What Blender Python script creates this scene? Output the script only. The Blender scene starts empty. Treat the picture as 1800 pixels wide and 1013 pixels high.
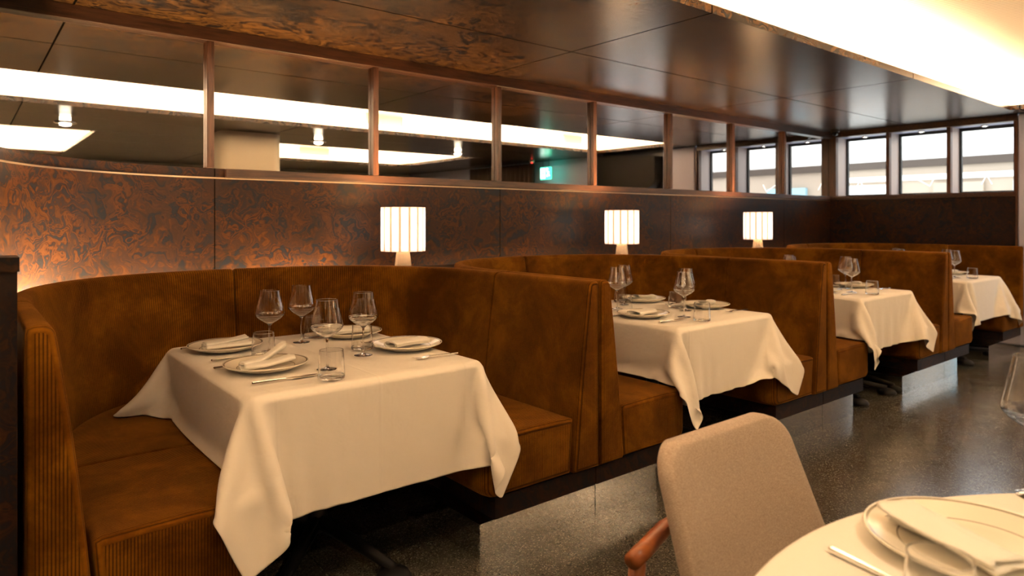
import bpy, bmesh, math, random
import numpy as np
from mathutils import Vector, Matrix
S = bpy.context.scene
C = S.collection
PI = math.pi
random.seed(7)

# ------------------------------------------------------------------ camera
F_PX = 1194.0
EYE = 1.30
TH = math.radians(50.9)                       # angle between view axis and the row of booths (+X)
cam_d = bpy.data.cameras.new('camera')
cam = bpy.data.objects.new('camera', cam_d); C.objects.link(cam)
cam.location = (0, 0, EYE)
cam.rotation_euler = (PI/2, 0, TH - PI/2)
cam_d.sensor_fit = 'HORIZONTAL'; cam_d.sensor_width = 36
cam_d.lens = 36*F_PX/1800
cam_d.shift_y = -(506.5-387)/1800
cam_d.clip_start = 0.02
cam_d.dof.use_dof = True
cam_d.dof.focus_distance = 2.5
cam_d.dof.aperture_fstop = 3.0
S.camera = cam

# ------------------------------------------------------------------ exposure
S.view_settings.view_transform = 'Standard'
S.view_settings.look = 'None'
S.view_settings.exposure = 1.05
S.view_settings.gamma = 1
S.view_settings.use_curve_mapping = False
try:
    S.cycles.use_denoising = True
    S.cycles.max_bounces = 12
    S.cycles.glossy_bounces = 6
    S.cycles.transmission_bounces = 12
    S.cycles.transparent_max_bounces = 12
    S.cycles.sample_clamp_indirect = 6.0
    S.cycles.caustics_refractive = True
    S.cycles.caustics_reflective = False
    S.cycles.blur_glossy = 0.8
except Exception: pass

# ------------------------------------------------------------------ daylight
W = bpy.data.worlds.new('world'); S.world = W; W.use_nodes = True
bg = W.node_tree.nodes['Background']
bg.inputs[0].default_value = (0.93, 0.97, 1.0, 1); bg.inputs[1].default_value = 2.0

def lamp(name, kind, loc, energy, color, rot=(0,0,0), size=None, size_y=None, spot=None, blend=.5, radius=None):
    d = bpy.data.lights.new(name, kind); o = bpy.data.objects.new(name, d); C.objects.link(o)
    o.location = loc; o.rotation_euler = rot; d.energy = energy; d.color = color
    if kind == 'AREA':
        d.shape = 'RECTANGLE'; d.size = size; d.size_y = size_y or size
    if kind == 'SPOT':
        d.spot_size = spot; d.spot_blend = blend
    if radius is not None: d.shadow_soft_size = radius
    return o
WARM = (1.0, .74, .44)
COVE = (1.0, .80, .60)
ZC = 2.40      # underside of the low dark ceiling
ZT = 2.80      # pale ceiling of the raised trays
# raised trays: (x0, x1, y0, y1)
TRAYS = [(-1.6, 8.15, .53, 2.13), (-3.4, 1.3, -5.2, -1.5), (3.35, 7.05, -4.0, -1.4)]
COVE_W = [13.0, 10.0, 10.0]                     # watts per metre of strip
for (x0, x1, y0, y1), w in zip(TRAYS, COVE_W):
    for (cx, cy, lx, ly, rx, ry) in (((x0+x1)/2, y1+.14, x1-x0+.1, .05, math.radians(155), 0),
                                     ((x0+x1)/2, y0-.14, x1-x0+.1, .05, math.radians(-155), 0),
                                     (x1+.14, (y0+y1)/2, .05, y1-y0+.1, 0, math.radians(-155)),
                                     (x0-.14, (y0+y1)/2, .05, y1-y0+.1, 0, math.radians(155))):
        lamp('cove_strip_light', 'AREA', (cx, cy, 2.50), w*max(lx, ly), COVE, (rx, ry, 0), lx, ly)
# strip hidden behind the booth backs, washing the burl wall
# (built along the wall curve further down, in the wall builder's coordinates)
GLOW = [((.62, 3.86), 1.0, math.radians(28)), ((.20, 3.42), .55, math.radians(62)), ((1.55, 4.06), .8, 0), ((3.2, 4.06), 1.4, 0), ((5.25, 4.06), 1.4, 0), ((7.3, 4.06), 1.4, 0)]
GLOWW = [10, 26, 8.0, 2.4, .8, .4]
for ((x, y), L, a), w in zip(GLOW, GLOWW):
    lamp('ledge_strip_light', 'AREA', (x, y, .90), w, (1, .70, .36), (PI, 0, a), L, .02)

# ------------------------------------------------------------------ helpers
def mesh_obj(name, V, F, mat=None, parent=None, uv=None, smooth=True, mats=None, fm=None, fixn=False):
    me = bpy.data.meshes.new(name)
    me.from_pydata([tuple(map(float, v)) for v in V], [], F); me.update()
    if uv is not None:
        l = me.uv_layers.new(name='UVMap'); k = 0
        for p in me.polygons:
            for li in p.loop_indices:
                l.data[li].uv = uv[k]; k += 1
    if smooth: me.polygons.foreach_set('use_smooth', [True]*len(me.polygons))
    if fixn:
        bm=bmesh.new(); bm.from_mesh(me); bmesh.ops.recalc_face_normals(bm, faces=bm.faces); bm.to_mesh(me); bm.free()
    o = bpy.data.objects.new(name, me); C.objects.link(o)
    for m in (mats or ([mat] if mat else [])): me.materials.append(m)
    if fm: me.polygons.foreach_set('material_index', fm)
    if parent is not None: o.parent = parent
    return o
def tag(o, label=None, cat=None, group=None, kind=None):
    if label: o['label'] = label
    if cat: o['category'] = cat
    if group: o['group'] = group
    if kind: o['kind'] = kind
    return o
def empty(name, loc=(0,0,0), rz=0, label=None, cat=None, group=None):
    o = bpy.data.objects.new(name, None); C.objects.link(o); o.location = loc; o.rotation_euler = (0,0,rz)
    o.empty_display_size = .05
    return tag(o, label, cat, group)
class MB:
    def __init__(s): s.V=[]; s.F=[]
    def add(s, V, F):
        n = len(s.V); s.V += [tuple(v) for v in V]; s.F += [tuple(i+n for i in f) for f in F]; return s
    def box(s, x0, x1, y0, y1, z0, z1):
        return s.add([(x0,y0,z0),(x1,y0,z0),(x1,y1,z0),(x0,y1,z0),(x0,y0,z1),(x1,y0,z1),(x1,y1,z1),(x0,y1,z1)],
                     [(0,3,2,1),(4,5,6,7),(0,1,5,4),(1,2,6,5),(2,3,7,6),(3,0,4,7)])
    def prism(s, pts, z0, z1):
        n = len(pts)
        return s.add([(x,y,z0) for x,y in pts]+[(x,y,z1) for x,y in pts],
                     [tuple(range(n))[::-1], tuple(range(n, 2*n))]+[(i,(i+1)%n,n+(i+1)%n,n+i) for i in range(n)])
    def lathe(s, prof, n=32, c=(0,0,0), closed=False, flute=None):
        V=[]; F=[]; m=len(prof)
        for i in range(n):
            a=2*PI*i/n; k = 1 if flute is None else flute(a)
            for r,z in prof: V.append((c[0]+r*k*math.cos(a), c[1]+r*k*math.sin(a), c[2]+z))
        for i in range(n):
            j=(i+1)%n
            for q in range(m-1 if not closed else m):
                p=(q+1)%m; F.append((i*m+q, j*m+q, j*m+p, i*m+p))
        return s.add(V,F)
    def tube(s, pts, r, n=8, cap=True):
        pts=[Vector(p) for p in pts]; rr = r if isinstance(r,(list,tuple)) else [r]*len(pts)
        V=[];F=[]; prev=None
        for i,p in enumerate(pts):
            t=((pts[min(i+1,len(pts)-1)]-pts[max(i-1,0)])).normalized()
            up=Vector((0,0,1)) if abs(t.z)<.95 else Vector((1,0,0))
            a=t.cross(up).normalized() if prev is None else (prev-t*prev.dot(t)).normalized()
            prev=a; b=t.cross(a)
            for k in range(n):
                q=2*PI*k/n; V.append(p+(a*math.cos(q)+b*math.sin(q))*rr[i])
        for i in range(len(pts)-1):
            for k in range(n):
                l=(k+1)%n; F.append((i*n+k,i*n+l,(i+1)*n+l,(i+1)*n+k))
        if cap: F.append(tuple(range(n))[::-1]); F.append(tuple(range((len(pts)-1)*n, len(pts)*n)))
        return s.add(V,F)
    def build(s, name, mat, parent=None, smooth=False, bevel=0, seg=2, auto=None):
        o = mesh_obj(name, s.V, s.F, mat, parent, smooth=smooth, fixn=True)
        if bevel:
            m=o.modifiers.new('bevel','BEVEL'); m.width=bevel; m.segments=seg; m.limit_method='ANGLE'; m.angle_limit=math.radians(40)
            o.data.polygons.foreach_set('use_smooth',[True]*len(o.data.polygons)); 
            m.harden_normals=True
        elif auto:
            try: o.data.set_sharp_from_angle(angle=auto)
            except Exception: pass
        return o
def struct(o): o['kind']='structure'; return o
def dup(root, loc=None, rz=None, label=None, group=None):
    r = root.copy(); C.objects.link(r)
    if loc is not None: r.location = loc
    if rz is not None: r.rotation_euler = (0,0,rz)
    if label: r['label'] = label
    if group: r['group'] = group
    for ch in list(root.children):
        c = ch.copy(); C.objects.link(c); c.parent = r
        for g in list(ch.children):
            d = g.copy(); C.objects.link(d); d.parent = c
    return r

# ------------------------------------------------------------------ materials
class NT:
    def __init__(s, name):
        s.m = bpy.data.materials.new(name); s.m.use_nodes = True
        s.t = s.m.node_tree; s.b = s.t.nodes['Principled BSDF']
    def n(s, kind, **kw):
        x = s.t.nodes.new(kind)
        for k,v in kw.items():
            if k in x.inputs.keys() if isinstance(k,str) and hasattr(x,'inputs') else False: x.inputs[k].default_value = v
            else: setattr(x,k,v)
        return x
    def l(s, a, b): s.t.links.new(a, b)
    def math(s, op, a, b=None, c=None):
        x = s.t.nodes.new('ShaderNodeMath'); x.operation = op
        for i,v in enumerate((a,b,c)):
            if v is None: continue
            if isinstance(v,(int,float)): x.inputs[i].default_value = v
            else: s.l(v, x.inputs[i])
        return x.outputs[0]
    def ramp(s, fac, stops, interp='LINEAR'):
        x = s.t.nodes.new('ShaderNodeValToRGB'); x.color_ramp.interpolation = interp
        e = x.color_ramp.elements
        while len(e) < len(stops): e.new(.5)
        for q,(p,c) in zip(e, stops): q.position=p; q.color=(*c,1) if len(c)==3 else c
        s.l(fac, x.inputs[0]); return x.outputs[0]
    def mix(s, fac, a, b, mode='MIX'):
        x = s.t.nodes.new('ShaderNodeMix'); x.data_type='RGBA'; x.blend_type=mode
        for i,v in ((0,fac),(6,a),(7,b)):
            if isinstance(v,(int,float)): x.inputs[i].default_value=v
            elif isinstance(v,tuple): x.inputs[i].default_value=(*v,1) if len(v)==3 else v
            else: s.l(v, x.inputs[i])
        return x.outputs[2]
    def coord(s, which='Object', scale=(1,1,1)):
        x = s.t.nodes.new('ShaderNodeTexCoord'); m = s.t.nodes.new('ShaderNodeMapping')
        m.inputs['Scale'].default_value = scale; s.l(x.outputs[which], m.inputs[0]); return m.outputs[0]
    def noise(s, vec, scale, detail=3, rough=.5, dist=0):
        x = s.t.nodes.new('ShaderNodeTexNoise'); x.inputs['Scale'].default_value=scale; x.inputs['Detail'].default_value=detail
        x.inputs['Roughness'].default_value=rough; x.inputs['Distortion'].default_value=dist
        s.l(vec, x.inputs['Vector']); return x
    def bump(s, h, strength=.3, dist=.01, prev=None):
        x = s.t.nodes.new('ShaderNodeBump'); x.inputs['Strength'].default_value=strength; x.inputs['Distance'].default_value=dist
        s.l(h, x.inputs['Height']); 
        if prev: s.l(prev, x.inputs['Normal'])
        s.l(x.outputs[0], s.b.inputs['Normal']); return x.outputs[0]
    def set(s, **kw):
        for k,v in kw.items():
            k = k.replace('_',' ')
            i = s.b.inputs[k]
            if isinstance(v,(int,float)): i.default_value=v
            elif isinstance(v,tuple): i.default_value=(*v,1) if len(v)==3 else v
            else: s.l(v,i)
        return s
def plain(name, col, rough=.5, metal=0, **kw):
    n = NT(name); n.set(Base_Color=col, Roughness=rough, Metallic=metal, **kw); return n.m
def burl(name, sc=(1,1,1), scale=5.0, cols=None, rough=.3, joints=None, spec=.5, coat=0, jw=.0045):
    n = NT(name); v = n.coord('Object', sc)
    w = n.noise(v, scale, 2, .5)
    sub = n.t.nodes.new('ShaderNodeVectorMath'); sub.operation='MULTIPLY_ADD'
    n.l(w.outputs['Color'], sub.inputs[0]); sub.inputs[1].default_value=(.55/scale*5,.55/scale*5,.55/scale*5); n.l(v, sub.inputs[2])
    a = n.noise(sub.outputs[0], scale*1.3, 4, .55, 1.6)
    fr = n.math('FRACT', n.math('MULTIPLY', a.outputs[0], 5.0))
    c1 = n.ramp(fr, cols[0])
    b = n.noise(sub.outputs[0], scale*.5, 3, .6)
    c2 = n.ramp(a.outputs[0], cols[1])
    c = n.mix(n.ramp(b.outputs[0], [(.40,(0,0,0)),(.60,(1,1,1))]), c1, c2)
    big = n.noise(v, scale*.16, 2, .5)
    c = n.mix(n.ramp(big.outputs[0], [(.38,(.0,.0,.0)),(.62,(1,1,1))]), n.mix(.55, c, (.004,.004,.006)), c)
    if joints:
        sep = n.t.nodes.new('ShaderNodeSeparateXYZ'); n.l(n.coord('Object'), sep.inputs[0])
        tot=None
        for ax,(off,per) in joints.items():
            d = n.math('ABSOLUTE', n.math('SUBTRACT', n.math('FRACT', n.math('ADD', n.math('DIVIDE', n.math('SUBTRACT', sep.outputs[ax], off), per), .5)), .5))
            line = n.math('LESS_THAN', d, jw/per)
            tot = line if tot is None else n.math('MAXIMUM', tot, line)
        c = n.mix(tot, c, (.004,.003,.002))
    n.set(Base_Color=c, Roughness=rough); n.b.inputs['Specular IOR Level'].default_value = spec
    if joints: n.l(n.math('MULTIPLY', n.math('SUBTRACT', 1.0, tot), spec), n.b.inputs['Specular IOR Level'])
    n.b.inputs['Coat Weight'].default_value = coat; n.b.inputs['Coat Roughness'].default_value=.12
    return n.m
WALLC = [[(0,(.010,.010,.014)),(.15,(.070,.022,.007)),(.42,(.125,.042,.011)),(.60,(.060,.020,.008)),(.75,(.022,.020,.026)),(1,(.018,.018,.026))],
         [(.40,(.016,.018,.027)),(.50,(.030,.018,.014)),(.56,(.075,.025,.008)),(.66,(.115,.040,.011))]]
CEILC = [[(0,(.008,.005,.004)),(.25,(.065,.028,.008)),(.5,(.16,.070,.018)),(.70,(.05,.022,.008)),(.85,(.012,.008,.006)),(1,(.006,.005,.005))],
         [(.42,(.008,.006,.006)),(.5,(.030,.014,.006)),(.57,(.13,.055,.014))]]
CEILC = [[(a,tuple(x*.85 for x in c)) for a,c in q] for q in CEILC]
WALLC = [[(a,tuple(x*.62 for x in c)) for a,c in q] for q in WALLC]
M = {}
M['burl_wall'] = burl('burl_wall_panel', (1,1,1), 5.5, WALLC, .38, {0:(1.145,1.05*2)}, .18, .0, .0028)
M['burl_ceiling'] = burl('burl_ceiling_panel', (.7,1.0,1), 6.5, CEILC, .27, {0:(.45,2.65),1:(3.2,1.15)}, .27, .0, .0055)
M['burl_dark'] = burl('burl_dark_board', (1,1,1), 6, [[(a,tuple(x*.55 for x in c)) for a,c in q] for q in WALLC], .5, None, .15)
M['walnut'] = None
def wood(name, a, b, sc, rough=.35, axis=(1,1,1)):
    n = NT(name); v = n.coord('Object', axis); x = n.noise(v, sc, 5, .6, .6)
    n.set(Base_Color=n.ramp(x.outputs[0], [(.35,a),(.65,b)]), Roughness=rough); n.bump(x.outputs[0], .1, .002); return n.m
M['walnut'] = wood('walnut_rail', (.040,.014,.006), (.12,.044,.018), 9, .35, (6,6,.6))
M['walnut_h'] = wood('walnut_rail_horizontal', (.030,.012,.006), (.075,.028,.012), 9, .35, (.6,6,6))
M['teak'] = wood('teak_chair_frame', (.22,.060,.016), (.36,.11,.03), 18, .32, (1,3,3))
M['brass'] = plain('brass_strip', (.62,.45,.30), .3, 1)
M['steel'] = plain('polished_steel', (.82,.80,.77), .14, 1)
M['kick'] = plain('mirror_kickplate', (.78,.77,.75), .06, 1)
M['mirror'] = plain('mirror_glass', (.82,.77,.745), .012, 1)
M['black'] = plain('black_metal', (.010,.009,.009), .35)
M['blackcloth'] = plain('black_recess', (.006,.005,.004), .9)
M['cream'] = plain('cream_plaster', (.78,.68,.50), .7)
M['grille'] = plain('beige_grille_metal', (.22,.18,.11), .5)
M['reveal'] = plain('window_reveal_paint', (.50,.43,.40), .5)
M['lilac'] = plain('grey_lilac_paint', (.44,.46,.62), .55)
M['white_ceil'] = None
n = NT('pale_slat_ceiling'); sep = n.t.nodes.new('ShaderNodeSeparateXYZ'); n.l(n.coord('Object'), sep.inputs[0])
st = n.math('FRACT', n.math('DIVIDE', sep.outputs[0], .045)); g = n.math('LESS_THAN', st, .22)
n.set(Base_Color=n.mix(g, (.66,.54,.40), (.36,.27,.17)), Roughness=.6); n.bump(g, .4, .004); M['white_ceil']=n.m
M['tray_white'] = plain('tray_white_paint', (.86,.80,.68), .6)
M['facade_w'] = plain('facade_white_render', (.85,.84,.80), .8)
M['facade_b'] = plain('facade_beige_stone', (.38,.31,.24), .8)
M['facade_d'] = plain('facade_dark_band', (.06,.042,.03), .7)
M['facade_c'] = plain('facade_cyan_awning', (.30,.52,.62), .7)
# floor
n = NT('terrazzo_floor'); v = n.coord('Object')
vo = n.t.nodes.new('ShaderNodeTexVoronoi'); vo.inputs['Scale'].default_value=230; n.l(v, vo.inputs['Vector'])
sepc = n.t.nodes.new('ShaderNodeSeparateColor'); n.l(vo.outputs['Color'], sepc.inputs[0])
chips = n.ramp(sepc.outputs[0], [(.0,(.030,.026,.020)),(.45,(.055,.049,.038)),(.85,(.078,.070,.055)),(.985,(.22,.20,.16))])
cl = n.noise(v, 1.3, 4, .6)
c = n.mix(n.ramp(cl.outputs[0], [(.35,(0,0,0)),(.7,(1,1,1))]), chips, n.mix(.5, chips, (.06,.055,.045)))
sep = n.t.nodes.new('ShaderNodeSeparateXYZ'); n.l(v, sep.inputs[0]); tot=None
for ax,off,per in ((0,.15,.9),(1,1.55,.45)):
    d = n.math('ABSOLUTE', n.math('SUBTRACT', n.math('FRACT', n.math('ADD', n.math('DIVIDE', n.math('SUBTRACT', sep.outputs[ax], off), per), .5)), .5))
    line = n.math('LESS_THAN', d, .0014/per); tot = line if tot is None else n.math('MAXIMUM', tot, line)
c = n.mix(tot, c, (.012,.011,.009)); r2 = n.noise(v, 6, 4, .6)
n.set(Base_Color=c, Roughness=n.ramp(r2.outputs[0], [(.3,(.17,.17,.17)),(.7,(.27,.27,.27))])); M['floor']=n.m
# corduroy
def cord(name, pitch=.0085, depth=.0016):
    n = NT(name); uvn = n.t.nodes.new('ShaderNodeUVMap'); sep = n.t.nodes.new('ShaderNodeSeparateXYZ'); n.l(uvn.outputs[0], sep.inputs[0])
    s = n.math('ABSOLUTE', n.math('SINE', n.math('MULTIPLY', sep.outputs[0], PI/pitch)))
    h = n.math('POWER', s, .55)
    ob = n.coord('Object'); a = n.noise(ob, 4.2, 6, .68, .35); f = n.noise(n.coord('Object',(1,1,.6)), 16, 4, .6, .3)
    nap = n.ramp(a.outputs[0], [(.36,(.060,.019,.001)),(.50,(.135,.048,.0028)),(.63,(.25,.098,.0065))])
    nap = n.mix(n.math('MULTIPLY', f.outputs[0], .5), nap, (.10,.030,.003))
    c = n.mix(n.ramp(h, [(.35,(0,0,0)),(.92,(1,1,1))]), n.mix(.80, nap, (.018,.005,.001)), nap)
    n.set(Base_Color=c, Roughness=.86, Sheen_Weight=.30, Sheen_Roughness=.35)
    n.b.inputs['Sheen Tint'].default_value=(1,.45,.10,1); n.b.inputs['Specular IOR Level'].default_value=.05
    b = n.bump(h, 1.0, depth*1.4); fz = n.noise(ob, 500, 2, .6); n.bump(fz.outputs[0], .25, .0008, b)
    return n.m
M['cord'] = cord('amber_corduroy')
n = NT('white_cotton_cloth'); uvn = n.t.nodes.new('ShaderNodeUVMap'); sep = n.t.nodes.new('ShaderNodeSeparateXYZ'); n.l(uvn.outputs[0], sep.inputs[0])
tot=None
for ax in (0,1):
    for p in (.25,.5,.75):
        d = n.math('ABSOLUTE', n.math('SUBTRACT', sep.outputs[ax], p))
        rdg = n.math('MAXIMUM', n.math('SUBTRACT', 1, n.math('DIVIDE', d, .006)), 0)
        tot = rdg if tot is None else n.math('ADD', tot, rdg)
nz = n.noise(n.coord('Object'), 4.5, 4, .6, .4); weave = n.noise(n.coord('Object'), 420, 2, .7)
n.set(Base_Color=(.85,.80,.73), Roughness=.88, Sheen_Weight=.15); n.b.inputs['Specular IOR Level'].default_value=.2
b = n.bump(tot, .35, .0035); b = n.bump(nz.outputs[0], .5, .02, b); n.bump(weave.outputs[0], .12, .001, b); M['cloth']=n.m
n = NT('napkin_cotton'); nz = n.noise(n.coord('Object'), 60, 4, .6)
n.set(Base_Color=(.90,.87,.80), Roughness=.9); n.bump(nz.outputs[0], .3, .002); M['napkin']=n.m
# plate: cream glaze with thin dark-green rings
n = NT('cream_porcelain'); sep = n.t.nodes.new('ShaderNodeSeparateXYZ'); n.l(n.coord('Object'), sep.inputs[0])
rad = n.math('SQRT', n.math('ADD', n.math('POWER', sep.outputs[0], 2), n.math('POWER', sep.outputs[1], 2)))
r1 = n.math('LESS_THAN', n.math('ABSOLUTE', n.math('SUBTRACT', rad, .1425)), .0021)
r2 = n.math('LESS_THAN', n.math('ABSOLUTE', n.math('SUBTRACT', rad, .100)), .0010)
n.set(Base_Color=n.mix(n.math('MAXIMUM', r1, r2), (.86,.80,.68), (.22,.19,.13)), Roughness=.18); M['plate']=n.m
n = NT('clear_glass'); n.set(Base_Color=(1,1,1), Roughness=0.0, IOR=1.45, Transmission_Weight=1.0); M['glass']=n.m
n = NT('window_glass'); n.set(Base_Color=(.97,.99,1), Roughness=0.0, IOR=1.05, Transmission_Weight=1.0); M['pane']=n.m
n = NT('beige_wool_weave'); v = n.coord('Object'); a = n.noise(n.coord('Object',(1,1,2.0)), 230, 3, .7); w2 = n.t.nodes.new('ShaderNodeTexWave')
w2.wave_type='BANDS'; w2.bands_direction='DIAGONAL'; w2.inputs['Scale'].default_value=110; w2.inputs['Distortion'].default_value=2.5; w2.inputs['Detail'].default_value=2; n.l(v, w2.inputs['Vector'])
n.set(Base_Color=n.mix(n.math('MULTIPLY', w2.outputs['Fac'], .45), n.ramp(a.outputs[0],[(.3,(.30,.22,.165)),(.7,(.58,.46,.36))]), (.27,.20,.155)), Roughness=.92, Sheen_Weight=.2)
n.bump(w2.outputs['Fac'], .35, .0012); M['wool']=n.m
def emis(name, col, st):
    n = NT(name); n.set(Base_Color=col, Roughness=.6); n.b.inputs['Emission Color'].default_value=(*col,1); n.b.inputs['Emission Strength'].default_value=st; return n.m
M['bulb'] = emis('lit_lens', (1,.86,.62), 22)
M['bulb_day'] = emis('lit_small_lens', (1,.93,.80), 30)
M['green'] = emis('green_sign_light', (.05,.85,.50), 2.2)
M['signwhite'] = emis('white_sign_light', (.85,1,.95), 3.5)
M['reflection_glow'] = emis('warm_reflection_glow', (1,.84,.60), 5)  # emission imitating a lamp's reflection, not a lit part
M['red'] = emis('red_indicator', (1,.03,.02), 6)
M['neon'] = emis('white_window_neon', (1,.95,.85), 1.3)
n = NT('pleated_lit_shade'); uvn = n.t.nodes.new('ShaderNodeUVMap'); sep = n.t.nodes.new('ShaderNodeSeparateXYZ'); n.l(uvn.outputs[0], sep.inputs[0])
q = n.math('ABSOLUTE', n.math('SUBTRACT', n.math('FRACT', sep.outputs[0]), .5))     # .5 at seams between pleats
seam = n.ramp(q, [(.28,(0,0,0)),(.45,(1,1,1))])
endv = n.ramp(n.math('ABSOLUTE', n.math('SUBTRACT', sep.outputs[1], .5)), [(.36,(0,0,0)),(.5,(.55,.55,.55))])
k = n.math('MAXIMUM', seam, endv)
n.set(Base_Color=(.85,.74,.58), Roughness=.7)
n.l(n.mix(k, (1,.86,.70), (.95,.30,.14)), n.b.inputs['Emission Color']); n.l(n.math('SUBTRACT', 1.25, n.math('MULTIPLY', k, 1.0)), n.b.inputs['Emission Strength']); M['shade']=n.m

# ------------------------------------------------------------------ setting
YW, XE, ZS = 4.14, 8.54, 1.60
YB = -6.2; XL = -4.2
struct(MB().box(XL-.2, XE+.6, YB-.2, 4.4, -.1, 0).build('floor', M['floor']))
# low dark ceiling with three openings
def holes_grid(mb, X0, X1, Y0, Y1, z0, z1, holes):
    xs = sorted(set([X0,X1]+[h[0] for h in holes]+[h[1] for h in holes])); ys = sorted(set([Y0,Y1]+[h[2] for h in holes]+[h[3] for h in holes]))
    inside = lambda i,j: 0<=i<len(xs)-1 and 0<=j<len(ys)-1 and not any(h[0]<=(xs[i]+xs[i+1])/2<=h[1] and h[2]<=(ys[j]+ys[j+1])/2<=h[3] for h in holes)
    idx={}; V=[]; F=[]
    def v(i,j,z):
        if (i,j,z) not in idx: idx[(i,j,z)]=len(V); V.append((xs[i],ys[j],z))
        return idx[(i,j,z)]
    for i in range(len(xs)-1):
        for j in range(len(ys)-1):
            if not inside(i,j): continue
            F.append((v(i,j,z0),v(i,j+1,z0),v(i+1,j+1,z0),v(i+1,j,z0))); F.append((v(i,j,z1),v(i+1,j,z1),v(i+1,j+1,z1),v(i,j+1,z1)))
            for (di,dj,a,b) in ((-1,0,(i,j),(i,j+1)),(1,0,(i+1,j),(i+1,j+1)),(0,-1,(i,j),(i+1,j)),(0,1,(i,j+1),(i+1,j+1))):
                if not inside(i+di,j+dj): F.append((v(*a,z0),v(*b,z0),v(*b,z1),v(*a,z1)))
    mb.add(V,F); return mb
cl = struct(holes_grid(MB(), XL, XE, YB, YW+.06, ZC, ZC+.045, TRAYS).build('ceiling', M['burl_ceiling']))
for k,(x0,x1,y0,y1) in enumerate(TRAYS):
    e=.28
    struct(MB().box(x0-e, x1+e, y0-e, y1+e, ZT, ZT+.05).build('ceiling', M['white_ceil']))
    m = MB(); m.box(x0-e-.03,x0-e,y0-e,y1+e,ZC+.045,ZT).box(x1+e,x1+e+.03,y0-e,y1+e,ZC+.045,ZT).box(x0-e,x1+e,y0-e-.03,y0-e,ZC+.045,ZT).box(x0-e,x1+e,y1+e,y1+e+.03,ZC+.045,ZT)
    struct(m.build('ceiling', M['tray_white']))
    # white upper face of the soffit, lit by the strips
    struct(holes_grid(MB(), x0-e, x1+e, y0-e, y1+e, ZC+.045, ZC+.05, [(x0,x1,y0,y1)]).build('ceiling', M['tray_white']))
# back wall: burl dado, then the mirror band
struct(MB().box(XL, XE+.5, YW+.02, YW+.14, 0, ZC).build('wall_back', M['blackcloth']))
def curve_wall():
    pts=[(.05,2.16)]
    cx,cy,a,b = 1.15,3.10,1.10,1.04
    N=28
    for i in range(N+1):
        q=PI/2*i/N; pts.append((cx-a*math.cos(q), cy+b*math.sin(q)))
    for x in np.linspace(1.6, XE, 16): pts.append((float(x),YW))
    return pts
CW = curve_wall()
def ribbon(pts, z0, z1, th, name, mat, out=0):
    # panel that follows pts, its face moved `out` towards the room, th thick behind
    P=[Vector((x,y)) for x,y in pts]; Nn=[]
    for i in range(len(P)):
        t=(P[min(i+1,len(P)-1)]-P[max(i-1,0)]).normalized(); Nn.append(Vector((t.y,-t.x)))
    V=[];F=[]
    for p,nn in zip(P,Nn):
        a=p+nn*out; b=p-nn*th
        V += [(a.x,a.y,z0),(a.x,a.y,z1),(b.x,b.y,z1),(b.x,b.y,z0)]
    for i in range(len(P)-1):
        for k in range(4):
            l=(k+1)%4; F.append((i*4+k,i*4+l,(i+1)*4+l,(i+1)*4+k))
    F += [(3,2,1,0), tuple((len(P)-1)*4+k for k in range(4))]
    o=mesh_obj(name,V,F,mat,smooth=True)
    try: o.data.set_sharp_from_angle(angle=math.radians(40))
    except Exception: pass
    return o
struct(ribbon(CW, 0, 1.540, .018, 'wall_back', M['burl_wall']))
struct(ribbon(CW, 1.540, 1.548, .015, 'trim_2', M['brass'], .004))
struct(ribbon(CW, 1.548, ZS, .018, 'trim_3', M['burl_wall'], .0))
# flat cap over the curved corner, below the mirrors
cap = [(x,y) for x,y in CW if x<=1.7] + [(1.6,YW+.018),(-.1,YW+.018),(-.1,2.16)]
cap = [(x+.0,y) for x,y in cap]
struct(MB().prism([(-.12,2.18)]+[(x-.004,y+.004) for x,y in CW if x<1.1]+[(1.1,YW+.0),( -.12,YW+.0)], 1.570, 1.594).build('trim_4', M['burl_dark']))
# mirrors and mullions
mx = [1.114+1.05*k for k in range(-5,8)]
xs = [m_ for m_ in mx]
for k,x in enumerate(xs[:-1] ):
    x1 = xs[k+1] if k < len(xs)-2 else XE
    m = mesh_obj('wall_mirror', [(x,YW+.004,ZS),(x1,YW+.004,ZS),(x1,YW+.004,2.325),(x,YW+.004,2.325)], [(0,1,2,3)], M['mirror'], smooth=False)
    s = m.modifiers.new('s','SOLIDIFY'); s.thickness=.006; s.offset=-1
    pos = 'behind the first booth' if x<1.0 else None
    names = {5:'mirror pane above the second lamp-side of the nearest booth'}
    m.name='mirror_pane'
    tag(m, None, 'mirror', 'mirror panes in the band over the burl wall')
    m['_k']=k
MIR=[o for o in C.objects if '_k' in o.keys()]
lab = ['large wall mirror pane at far left, outside the first walnut mullion']*4
for o in MIR:
    k=o['_k']; del o['_k']
    if k<4: o['label']='tinted mirror pane of the band continuing left of the picture edge'
    else:
        i=k-4
        o['label']=['leftmost mirror pane in view, showing the round ceiling light and bright triangular cove',
          'mirror pane above the nearest booth reflecting the cream column',
          'mirror pane directly above the nearest pleated lamp, reflecting a vent and a ceiling light',
          'mirror pane with the reflected green exit sign',
          'mirror pane right of the exit sign reflection, showing the dark rounded header',
          'narrow mirror pane showing the grey painted wall, right of the dark header reflection',
          'mirror pane reflecting the first bright window, right of the grey wall reflection',
          'last mirror pane before the window corner, reflecting bright glass'][min(i,7)]
for i,x in enumerate(mx[1:-1]):
    struct(MB().box(x-.020,x+.020,YW-.035,YW+.003,ZS,2.325).build('trim_%d'%(10+i), M['walnut'], bevel=.003))
struct(MB().box(XL,XE,YW-.045,YW+.015,2.325,ZC).build('trim_5', M['walnut_h'], bevel=.003))
struct(MB().box(1.2,XE-.04,YW-.03,YW-.001,ZS-.05,ZS-.001).build('trim_6', M['walnut_h'], bevel=.003))
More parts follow.
